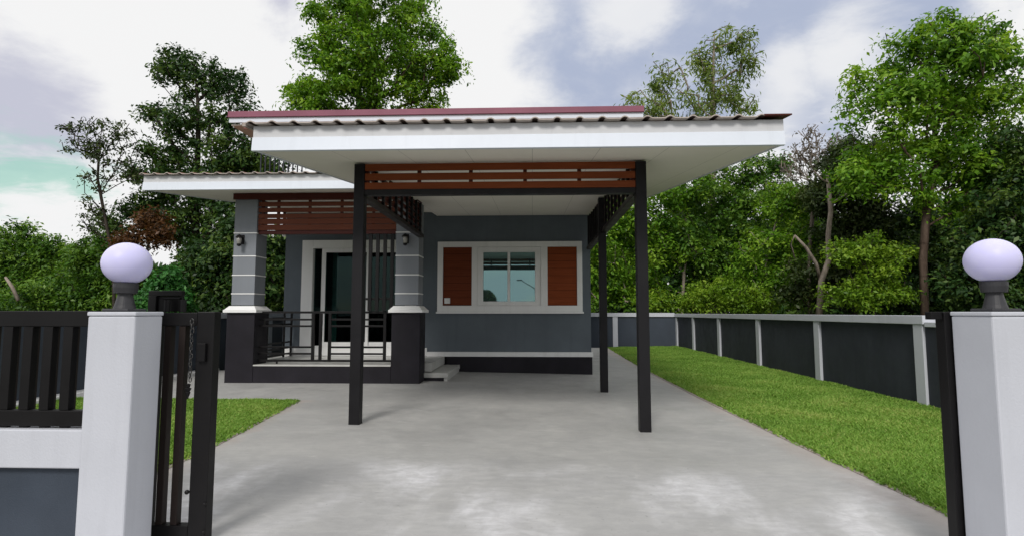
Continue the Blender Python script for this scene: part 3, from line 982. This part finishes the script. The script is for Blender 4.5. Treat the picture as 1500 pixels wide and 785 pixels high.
# ------------------------------------------------------------------ trees
def tree(name, label, Y, foot, lobes, tips, per, size, clump, leaf, barkm, seed, r0=.12, flat=.55, droop=0.0,
         trunk_path=None, group=None, slim=.42, cat='tree', depth=1.0, up=.7, rad_min=.010, thin=.5):
    rs = np.random.RandomState(seed)
    tips = int(tips * 1.4)
    k = Y / F_PX
    L = []
    for (px, py, rx, ry) in lobes:
        c = at(px, py, Y)
        rY = .5 * (rx + ry) * k * depth
        c = c + np.array((0, rs.uniform(-.35, .35) * rY, 0))
        L.append((c, np.array((rx * k, max(rY, .35), ry * k))))
    base = at(foot, 455, Y); base[2] = -.15
    top = max(L, key=lambda q: q[0][2])
    vol = np.array([np.prod(q[1]) ** .75 for q in L]); vol /= vol.sum()
    T = []
    for i in range(tips):
        c, r = L[rs.choice(len(L), p=vol)]
        d = rs.randn(3); d /= np.linalg.norm(d)
        p = c + r * d * (rs.rand() ** .38)
        if p[2] > .25:
            T.append(p)
    T = np.array(T)
    # trunk
    if trunk_path:
        tp = [at(px, py, Y) for px, py in trunk_path]
        tp[0][2] = -.15
        pts = []
        for a, b in zip(tp, tp[1:]):
            n = max(2, int(np.linalg.norm(b - a) / .4))
            for j in range(n):
                pts.append(a + (b - a) * j / n)
        pts.append(tp[-1])
    else:
        cm = np.average([q[0] for q in L], axis=0, weights=vol)
        end = np.array((.5 * cm[0] + .5 * top[0][0], .5 * (cm[1] + base[1]), top[0][2] + .3 * top[1][2]))
        n = max(6, int(np.linalg.norm(end - base) / .4))
        w1, w2 = rs.uniform(-.25, .25, 2)
        pts = []
        for j in range(n + 1):
            u = j / n
            q = base + (end - base) * np.array((u ** 1.3, u ** 1.3, u))
            q[0] += w1 * math.sin(u * 5.2); q[1] += w2 * math.sin(u * 4.1)
            pts.append(q)
    nodes = [np.array(p) for p in pts]; par = [-1] + list(range(len(pts) - 1))
    ntr = len(nodes)
    ax = np.array(pts)
    order = np.argsort([np.min(np.linalg.norm(ax - p, axis=1)) for p in T])
    dirs = []
    for ti in order:
        p = T[ti]
        N = np.array(nodes)
        d = np.linalg.norm(N - p, axis=1) + np.maximum(0, N[:, 2] - p[2] + .25 * (1 - 2 * droop)) * 1.6
        d[0] += 50
        low = N[:, 2] < .45
        d[low] += 1.5
        j = int(np.argmin(d)); a = nodes[j]
        dist = np.linalg.norm(p - a)
        n = max(1, int(dist / .38))
        prev = j
        side = rs.randn(3) * .10 * dist
        for i in range(1, n + 1):
            u = i / n
            q = a + (p - a) * u + side * math.sin(math.pi * u) * (0 if n == 1 else 1) + np.array((0, 0, (.16 + .5 * droop) * dist * math.sin(math.pi * u)))
            if i == n: q = p
            nodes.append(q); par.append(prev); prev = len(nodes) - 1
        dv = (p - a) / (dist + 1e-6)
        dirs.append((p, dv))
    cnt = np.zeros(len(nodes))
    has = set(par)
    for i in range(len(nodes)):
        if i not in has: cnt[i] = 1
    for i in range(len(nodes) - 1, 0, -1):
        cnt[par[i]] += cnt[i]
    rad = np.maximum(rad_min, r0 * .85 * (cnt / cnt[0]) ** (slim + .06))
    # flare at the foot
    for i in range(min(3, ntr)):
        rad[i] *= 1.25 - .08 * i
    V, Fc = [], []
    ns = 6
    ang = np.arange(ns) * 2 * np.pi / ns
    for i in range(1, len(nodes)):
        a, b = nodes[par[i]], nodes[i]
        d = b - a; ln = np.linalg.norm(d)
        if ln < 1e-5: continue
        d = d / ln
        h = np.array((1, 0, 0)) if abs(d[2]) > .9 else np.array((0, 0, 1.))
        s = np.cross(d, h); s /= np.linalg.norm(s); t_ = np.cross(d, s)
        ra = min(rad[par[i]], rad[i] * 1.35); rb = rad[i]
        o = len(V)
        for c, r in ((a - d * ra * .3, ra), (b, rb)):
            for q in ang:
                V.append(c + (s * math.cos(q) + t_ * math.sin(q)) * r)
        for q in range(ns):
            Fc.append((o + q, o + (q + 1) % ns, o + ns + (q + 1) % ns, o + ns + q))
    # leaves in flattened clumps round every twig tip
    per = int(per * 2.3); size *= .68; clump *= .86
    C = np.array([p for p, _ in dirs]); Dv = np.array([d for _, d in dirs])
    n = len(C) * per
    idx = np.repeat(np.arange(len(C)), per)
    cs = (.55 + .8 * rs.rand(len(C)))[idx]
    g = np.clip(rs.randn(n, 3), -1.7, 1.7) * np.array((1, 1, flat)) * clump * cs[:, None] * .62
    pos = C[idx] + g - Dv[idx] * (rs.rand(n) * clump * 1.1)[:, None]
    pos[:, 2] -= (np.hypot(g[:, 0], g[:, 1]) ** 2) / clump * .35     # clump edges hang
    if droop: pos[:, 2] -= rs.rand(n) * clump * droop * 2.2
    pos[:, 2] = np.maximum(pos[:, 2], .02)
    nrm = rs.randn(n, 3) * .55 + np.array((0, 0, up)) + g / (clump + 1e-6) * .75
    nrm /= np.linalg.norm(nrm, axis=1)[:, None]
    dr_ = rs.randn(n, 3) + g / clump * .8 + np.array((0, 0, -.25 - 2.2 * droop))
    dr_ -= nrm * np.sum(dr_ * nrm, axis=1)[:, None]
    dr_ /= np.linalg.norm(dr_, axis=1)[:, None] + 1e-9
    sd = np.cross(nrm, dr_)
    sz = size * (.45 + 1.1 * rs.rand(n) ** 1.3)[:, None]
    wd = (.26 if droop > .2 else .46)
    q0 = pos - dr_ * sz * .5
    q1 = pos + sd * sz * wd * .5 + nrm * sz * .06 - dr_ * sz * .05
    q2 = pos + dr_ * sz * .5 - nrm * sz * .08
    q3 = pos - sd * sz * wd * .5 + nrm * sz * .06 - dr_ * sz * .05
    LV = np.stack([q0, q1, q2, q3], 1).reshape(-1, 4, 3)
    cl = np.clip(.48 + .34 * rs.randn(len(C)), 0, 1)[idx]
    keep = rs.rand(n) < rs.uniform(thin, 1, len(C))[idx]
    LV, cl = LV[keep], cl[keep]; n = len(LV)
    root = thing(name, base, label, cat, group)
    np_mesh('trunk', V, Fc, barkm, root, smooth=True)
    np_mesh('crown', LV.reshape(-1, 3), np.arange(4 * n).reshape(-1, 4), leaf, root, np.repeat(cl, 4))
    return root


GRP = 'trees around the garden'
# right of the house
tree('broadleaf_tree', 'tall bright green spreading tree with straight brown trunk behind the right wall', 15, 1353,
     [(1360, 105, 100, 72), (1295, 165, 62, 52), (1440, 135, 62, 70), (1280, 240, 55, 38), (1380, 215, 80, 55), (1455, 240, 60, 50),
      (1345, 55, 60, 30), (1420, 65, 50, 34), (1262, 110, 26, 16), (1245, 262, 30, 24), (1410, 290, 55, 24), (1330, 265, 48, 26)],
     270, 56, .20, .40, M['lf_bright'], M['bark'], 11, .115, .45, trunk_path=[(1353, 458), (1352, 380), (1357, 310), (1372, 240), (1368, 170), (1362, 90)], group=GRP)
tree('broadleaf_tree', 'dark shaded tree rising at the right edge of the photo behind the globe lamp', 14, 1475,
     [(1478, 300, 60, 60), (1500, 220, 48, 52), (1445, 350, 60, 44), (1510, 385, 60, 50), (1420, 400, 50, 40), (1530, 300, 50, 70), (1470, 425, 60, 25)],
     190, 62, .19, .40, M['lf_dark'], M['barkdark'], 12, .14, group=GRP)
tree('eucalyptus', 'airy pale grey-green tree with drooping leaves behind the carport roof', 24, 1040,
     [(1078, 52, 30, 26), (1095, 85, 18, 22), (1040, 82, 32, 32), (1058, 122, 36, 28), (972, 110, 22, 30), (998, 150, 42, 24), (930, 146, 22, 22), (1098, 150, 18, 16), (955, 160, 30, 20), (1020, 190, 60, 30)],
     150, 30, .36, .42, M['lf_grey'], M['barkpale'], 13, .16, .9, droop=.5, group=GRP, thin=.15)
tree('broadleaf_tree', 'mid green bushy tree between the right carport posts and beyond the back wall', 22.5, 1003,
     [(930, 300, 50, 48), (965, 355, 58, 48), (895, 395, 50, 50), (985, 275, 42, 36), (880, 330, 40, 50), (930, 430, 55, 28), (850, 420, 40, 40)],
     250, 64, .22, .46, M['lf_bright'], M['barkpale'], 14, .11, trunk_path=[(995, 458), (1002, 400), (1012, 345), (1000, 310)], group=GRP)
tree('broadleaf_tree', 'wide leafy tree rising just right of the carport roof corner, pale gaps at top', 23, 1075,
     [(1050, 275, 66, 42), (1120, 245, 36, 24), (1100, 325, 60, 50), (1020, 350, 55, 50), (1088, 252, 38, 20), (1050, 400, 60, 45), (1140, 285, 30, 24)],
     250, 62, .22, .46, M['lf_mid'], M['barkdark'], 15, .15, group=GRP)
tree('broadleaf_tree', 'mid height tree with forked pale stems left of the dead trunk', 20.5, 1128,
     [(1150, 290, 42, 34), (1185, 295, 30, 24), (1130, 365, 52, 44), (1178, 350, 38, 36), (1090, 410, 40, 36), (1160, 415, 48, 32)],
     170, 60, .19, .42, M['lf_bright'], M['barkpale'], 16, .09, trunk_path=[(1124, 458), (1128, 430), (1120, 395), (1128, 360), (1140, 310)], group=GRP)
tree('shrub', 'low layered bright shrub above the corner of the back wall', 20, 1045,
     [(1060, 425, 46, 24), (1010, 432, 40, 20), (1100, 438, 44, 17), (960, 436, 30, 18)],
     90, 60, .16, .34, M['lf_yellow'], M['barkdark'], 17, .05, group=GRP, cat='shrub')
tree('shrub', 'yellow-green upright shrub in front of dark trees left of the straight brown trunk', 15.5, 1286,
     [(1285, 385, 34, 36), (1245, 365, 34, 18), (1300, 425, 40, 26), (1268, 345, 20, 12), (1330, 365, 28, 14), (1240, 425, 36, 26)],
     110, 46, .15, .30, M['lf_yellow'], M['barkdark'], 18, .05, flat=.35, group=GRP, cat='shrub')
tree('broadleaf_tree', 'dull olive tree with tangled twigs behind the dead trunk', 18.5, 1245,
     [(1235, 265, 50, 48), (1262, 225, 40, 34), (1215, 235, 26, 24), (1195, 290, 30, 28), (1270, 325, 46, 46), (1210, 330, 32, 40), (1260, 390, 60, 40), (1200, 410, 50, 40)],
     210, 64, .20, .38, M['lf_olive'], M['barkdark'], 19, .12, group=GRP)
tree('broadleaf_tree', 'dark green tree filling the gap below the tall bright crown', 18, 1330,
     [(1320, 330, 60, 45), (1380, 350, 55, 50), (1300, 410, 60, 42), (1390, 420, 70, 36), (1450, 310, 40, 60)],
     210, 60, .22, .42, M['lf_dark'], M['barkdark'], 20, .13, group=GRP)
tree('bare_tree', 'thin nearly leafless tree with purplish twigs beside the roof corner', 19.5, 1190,
     [(1185, 215, 28, 36), (1205, 255, 30, 36), (1165, 240, 22, 26), (1225, 215, 18, 26)],
     190, 3, .18, .22, M['lf_bare'], M['barkpale'], 21, .08, group=GRP, slim=.5, rad_min=.013)

# dead trunk with broken pale limbs
dt = thing('dead_tree', at(1203, 458, 16.8) * np.array((1, 1, 0)), 'dead leafless tree with pale trunk and broken limbs behind the right wall', 'tree', GRP)
dt.location.z = -.1
def limb(px, r, y=16.8):
    return MB().tube([at(a, b, y + c) for a, b, c in px], r, 8)
limb([(1200, 462, 0), (1203, 412, 0), (1214, 380, 0), (1213, 345, 0), (1217, 310, 0), (1214, 275, 0), (1211, 252, 0)], [.10, .085, .08, .075, .07, .06, .03]).build('trunk', M['barkpale'], dt, smooth=True)
for path, rr in (([(1203, 412, .1), (1195, 385, 0), (1180, 362, -.1), (1164, 345, -.2)], [.06, .05, .045, .03]),
                 ([(1216, 300, .1), (1232, 290, 0), (1250, 279, .1), (1256, 262, .2), (1250, 238, .2)], [.045, .035, .032, .03, .02]),
                 ([(1214, 270, 0), (1203, 262, -.1), (1192, 250, -.1)], [.03, .022, .014]),
                 ([(1214, 268, 0), (1228, 258, .1), (1240, 256, .1)], [.03, .02, .012]),
                 ([(1164, 346, -.2), (1158, 358, -.2), (1164, 378, -.2)], [.03, .025, .02])):
    limb(path, rr).build('limb', M['barkpale'], dt, smooth=True)

# behind the house
tree('broadleaf_tree', 'large bright green tree standing above the maroon roof edge', 21, 545,
     [(545, 70, 80, 66), (475, 95, 46, 44), (445, 135, 34, 26), (618, 90, 48, 54), (655, 95, 26, 36), (545, -5, 85, 36), (500, 140, 75, 34),
      (600, 145, 66, 28), (480, 20, 40, 40), (615, 20, 46, 34), (665, 60, 16, 14)],
     300, 58, .24, .46, M['lf_bright'], M['bark'], 22, .22, group=GRP, thin=.45)

# left of the house
tree('broadleaf_tree', 'tall dark tree with open twiggy top left of the house roof', 17, 300,
     [(285, 108, 56, 36), (250, 86, 32, 22), (340, 120, 34, 32), (222, 160, 22, 14), (290, 178, 76, 36), (248, 222, 50, 30), (335, 212, 44, 40),
      (298, 265, 84, 38), (285, 325, 66, 44), (345, 300, 44, 54), (362, 150, 22, 18), (225, 275, 36, 26), (385, 225, 46, 36), (395, 178, 32, 20), (200, 240, 24, 18), (205, 300, 40, 30), (170, 320, 30, 24), (240, 250, 50, 20)],
     360, 46, .19, .34, M['lf_dark'], M['barkdark'], 23, .2, group=GRP, depth=.9, thin=.45)
tree('broadleaf_tree', 'bright green young tree glimpsed above the porch roof', 18, 340,
     [(330, 235, 22, 20), (350, 240, 16, 14), (318, 250, 18, 14), (385, 245, 30, 20)], 60, 44, .18, .30, M['lf_bright'], M['barkdark'], 33, .06, group=GRP)
tree('broadleaf_tree', 'slender sparse tree with thin bent trunk at the left against the sky', 16, 168,
     [(145, 182, 44, 18), (115, 212, 30, 20), (165, 218, 36, 26), (148, 258, 32, 16), (135, 300, 18, 22), (185, 250, 22, 22), (100, 182, 22, 10), (130, 330, 18, 16), (185, 190, 18, 14)],
     150, 9, .17, .24, M['lf_olive'], M['barkdark'], 24, .055, flat=.4, trunk_path=[(172, 458), (166, 380), (152, 310), (143, 262), (146, 210)], group=GRP, rad_min=.010, thin=.1)
tree('broadleaf_tree', 'small tree with rust-brown leaves above the left globe lamp', 15.5, 205,
     [(215, 318, 26, 20), (188, 348, 22, 16), (238, 338, 18, 20), (205, 365, 22, 14)],
     60, 36, .16, .26, M['lf_rust'], M['barkdark'], 25, .06, group=GRP)
tree('broadleaf_tree', 'rounded green tree at the far left edge of the photo', 20, 30,
     [(28, 350, 40, 30), (75, 368, 38, 30), (15, 395, 48, 40), (85, 415, 52, 36), (-40, 380, 50, 50), (30, 430, 60, 24)],
     250, 60, .20, .42, M['lf_mid'], M['barkdark'], 26, .13, group=GRP)
tree('broadleaf_tree', 'bushy olive-green tree just left of the left globe lamp', 17.5, 140,
     [(150, 372, 42, 34), (125, 415, 54, 34), (185, 400, 40, 40), (165, 335, 26, 20), (60, 432, 60, 22), (150, 440, 60, 16)],
     240, 58, .18, .36, M['lf_mid'], M['barkdark'], 27, .1, group=GRP)
tree('shrub', 'fresh cool green shrub right behind the left globe lamp', 13, 240,
     [(242, 410, 24, 28), (225, 436, 24, 18), (262, 436, 22, 16)],
     70, 60, .14, .24, M['lf_teal'], M['barkdark'], 28, .05, group=GRP, cat='shrub')
tree('broadleaf_tree', 'dark dense tree beside the left porch column', 15, 345,
     [(300, 390, 46, 50), (360, 380, 46, 60), (400, 400, 46, 56), (345, 320, 34, 30), (270, 420, 36, 36), (330, 440, 70, 20), (420, 360, 30, 40)],
     260, 60, .20, .36, M['lf_dark'], M['barkdark'], 29, .12, group=GRP)
# a pale broken stick leaning in the left foliage
stick = MB().tube([at(27, 440, 16.2), at(18, 420, 16.2), at(8, 406, 16.3)], [.05, .05, .035], 8).build('broken_branch', M['barkpale'], smooth=True)
tag(stick, 'pale broken branch leaning in the far left foliage', 'branch')

# far wood closing the view behind the gardens
rs = np.random.RandomState(91)
n = 120000
X = rs.uniform(-48, 56, n)
Hh = np.where(X > 2.5, 6.4, 3.7) + .9 * np.sin(X * .9) + .6 * np.sin(X * 2.3 + 1)
Y = 31 + rs.uniform(-2.2, 2.2, n) + 1.2 * np.sin(X * .5)
Z = Hh * rs.rand(n) ** 1.15
c = np.stack([X, Y, Z], 1)
nr = rs.randn(n, 3) * .6 + np.array((0, -.2, .7)); nr /= np.linalg.norm(nr, axis=1)[:, None]
dd = rs.randn(n, 3); dd -= nr * np.sum(dd * nr, 1)[:, None]; dd /= np.linalg.norm(dd, axis=1)[:, None]
sd = np.cross(nr, dd); sz = (.35 + .35 * rs.rand(n))[:, None]
LV = np.stack([c - dd * sz * .5, c + sd * sz * .25, c + dd * sz * .5, c - sd * sz * .25], 1)
fo = np_mesh('far_wood', LV.reshape(-1, 3), np.arange(4 * n).reshape(-1, 4), M['lf_dark'], None,
             np.repeat(np.clip(.45 + .3 * np.sin(X * 1.9) * np.sin(Z * 2.1) + .1 * rs.randn(n), 0, 1), 4))
tag(fo, 'dark mass of distant woodland low behind the garden trees', 'woodland', None, 'stuff')

# across the road, behind the camera: what the window glass mirrors
sl = thing('street_lamp', (.30, -30, -.1), 'grey street lamp with curved arm mirrored in the window glass', 'street lamp')
LX = .30
MB().tube([(LX, -30, -.15), (LX, -30, 2.6), (LX - .03, -30, 3.3)], [.075, .06, .05]).build('pole', M['barkdark'], sl, smooth=True)
MB().tube([(LX - .03, -30, 3.28), (LX - .25, -30, 3.45), (LX - .8, -30, 3.75), (LX - 1.3, -30, 4.05)], [.045, .04, .035, .03]).build('arm', M['barkdark'], sl, smooth=True)
MB().box(LX - 1.75, LX - 1.28, -30.1, -29.9, 4.04, 4.14).build('lamp_head', M['collar'], sl, .03)
def mirrored_tree(label, x, y, h, r, seed):
    rs = np.random.RandomState(seed)
    n = 2600
    d = rs.randn(n, 3); d /= np.linalg.norm(d, axis=1)[:, None]
    c = np.array((x, y, h * .6)) + d * np.array((r, r, h * .42)) * (rs.rand(n) ** .4)[:, None]
    u = rs.randn(n, 3); u /= np.linalg.norm(u, axis=1)[:, None]
    w = np.cross(u, rs.randn(n, 3)); w /= np.linalg.norm(w, axis=1)[:, None]
    q = np.stack([c - u * .2, c + w * .1, c + u * .2, c - w * .1], 1)
    root = thing('roadside_tree', (x, y, -.1), label, 'tree')
    MB().tube([(x, y, -.15), (x + .1, y, h * .4), (x, y, h * .8)], [.14, .1, .04], 8).build('trunk', M['barkdark'], root, smooth=True)
    np_mesh('crown', q.reshape(-1, 3), np.arange(4 * n).reshape(-1, 4), M['lf_dark'], root, np.repeat(rs.rand(n), 4))
mirrored_tree('rounded dark tree mirrored low in the left window pane', -4.6, -30, 3.2, 1.3, 61)

# ------------------------------------------------------------------ sky and sun
w = bpy.data.worlds.new('World'); scene.world = w; w.use_nodes = True
nt = w.node_tree; nt.nodes.clear()
SUN_EL, SUN_AZ = R(42), R(192)         # azimuth measured from +Y towards +X: behind the camera, a little left
wo = nt.nodes.new('ShaderNodeOutputWorld'); bg = nt.nodes.new('ShaderNodeBackground')
bg.inputs['Strength'].default_value = .1
nt.links.new(bg.outputs[0], wo.inputs[0])
class WT(NT):
    def __init__(self): self.t = nt
W = WT()
sky = W.n('TexSky'); sky.sky_type = 'NISHITA'; sky.sun_disc = False
sky.sun_elevation = SUN_EL; sky.sun_rotation = SUN_AZ
tc = W.n('TexCoord').outputs['Generated']
nrm = W.n('VectorMath', operation='NORMALIZE'); W.l(tc, nrm.inputs[0])
sp_ = W.n('SeparateXYZ'); W.l(nrm.outputs[0], sp_.inputs[0])
zc = W.math('MAXIMUM', sp_.outputs[2], 0.0)
den = W.math('ADD', zc, .22)
cmb = W.n('CombineXYZ')
W.l(W.math('DIVIDE', sp_.outputs[0], den), cmb.inputs[0]); W.l(W.math('DIVIDE', sp_.outputs[1], den), cmb.inputs[1])
plane = cmb.outputs[0]
n_big = W.noise(1.35, 9, .56, plane, .35)
n_mid = W.noise(4.2, 8, .6, plane, .3)
warp = W.math('SUBTRACT', W.noise(3.1, 7, .62, plane, .2), .5)


def patch(px, py, rad, soft, wob):
    """a cloud patch round one direction of the sky, edges broken by noise"""
    d = ray(px, py); d = d / np.linalg.norm(d)
    dp = W.n('VectorMath', operation='DISTANCE'); W.l(nrm.outputs[0], dp.inputs[0]); dp.inputs[1].default_value = tuple(d)
    v = W.math('ADD', dp.outputs['Value'], W.math('MULTIPLY', warp, wob))
    return W.maprange(v, rad - soft, rad + soft, 1, 0)


def vmax(*a):
    r = a[0]
    for b in a[1:]:
        r = W.math('MAXIMUM', r, b)
    return r


S_ = 10.0
cl_white = (.79 * S_, .79 * S_, .792 * S_)
cl_grey = (.335 * S_, .39 * S_, .53 * S_)
cl_lilac = (.455 * S_, .465 * S_, .565 * S_)
cl_teal = (.33 * S_, .58 * S_, .50 * S_)
cloud = W.mix(W.maprange(n_big, .56, .74, 0, .3), cl_white, (.60 * S_, .63 * S_, .71 * S_))
right = vmax(patch(880, 75, .12, .05, .22), patch(985, 70, .15, .06, .22), patch(1120, 70, .12, .05, .22), patch(1010, 120, .12, .06, .3), patch(1190, 140, .07, .05, .25), patch(1240, 40, .08, .06, .3), patch(1330, 30, .06, .05, .3))
cut = vmax(patch(1150, 120, .055, .04, .2), patch(920, 12, .06, .05, .25), patch(1220, 95, .05, .04, .2))
gfac = W.math('MULTIPLY', right, W.math('SUBTRACT', 1.0, W.math('MULTIPLY', cut, .8)))
gfac = W.math('MULTIPLY', gfac, W.maprange(n_mid, .25, .55, .7, 1))
cloud = W.mix(W.math('MULTIPLY', gfac, .92), cloud, cl_grey)
lil = vmax(patch(0, 145, .07, .04, .16), patch(50, 180, .06, .035, .16), patch(-50, 140, .08, .04, .16), patch(105, 205, .035, .025, .14), patch(420, 5, .035, .03, .2))
cloud = W.mix(W.math('MULTIPLY', lil, .9), cloud, cl_lilac)
teal = vmax(patch(10, 245, .045, .03, .22), patch(70, 255, .045, .03, .22), patch(110, 268, .03, .02, .2), patch(-40, 235, .05, .03, .2))
streak = W.n('Mapping'); streak.inputs['Scale'].default_value = (7, 7, 30); W.l(nrm.outputs[0], streak.inputs['Vector'])
teal = W.math('MULTIPLY', teal, W.maprange(W.noise(1, 5, .6, streak.outputs['Vector'], .5), .36, .56, .1, 1))
cloud = W.mix(W.math('MULTIPLY', teal, .8), cloud, cl_teal)
# behind the camera, where nothing but the window looks, some clear sky shows through
back = W.maprange(sp_.outputs[1], -.15, -.55, 0, .45)
gap = W.math('MULTIPLY', back, W.maprange(n_big, .36, .56, 1, 0))
fin = W.mix(gap, cloud, sky.outputs[0])
W.l(fin, bg.inputs['Color'])

sd_ = bpy.data.lights.new('sun', 'SUN'); so = bpy.data.objects.new('sun', sd_); COL.objects.link(so)
sd_.energy = 1.9; sd_.angle = R(16); sd_.color = (1, .96, .90)
dirv = Vector((math.sin(SUN_AZ) * math.cos(SUN_EL), math.cos(SUN_AZ) * math.cos(SUN_EL), math.sin(SUN_EL)))
so.rotation_euler = (-dirv).to_track_quat('-Z', 'Y').to_euler()
so.location = dirv * 60

scene.view_settings.view_transform = 'Standard'
scene.view_settings.look = 'None'
scene.view_settings.exposure = .2
scene.view_settings.gamma = 1
scene.render.engine = 'CYCLES'
scene.render.resolution_x, scene.render.resolution_y = 1024, 535
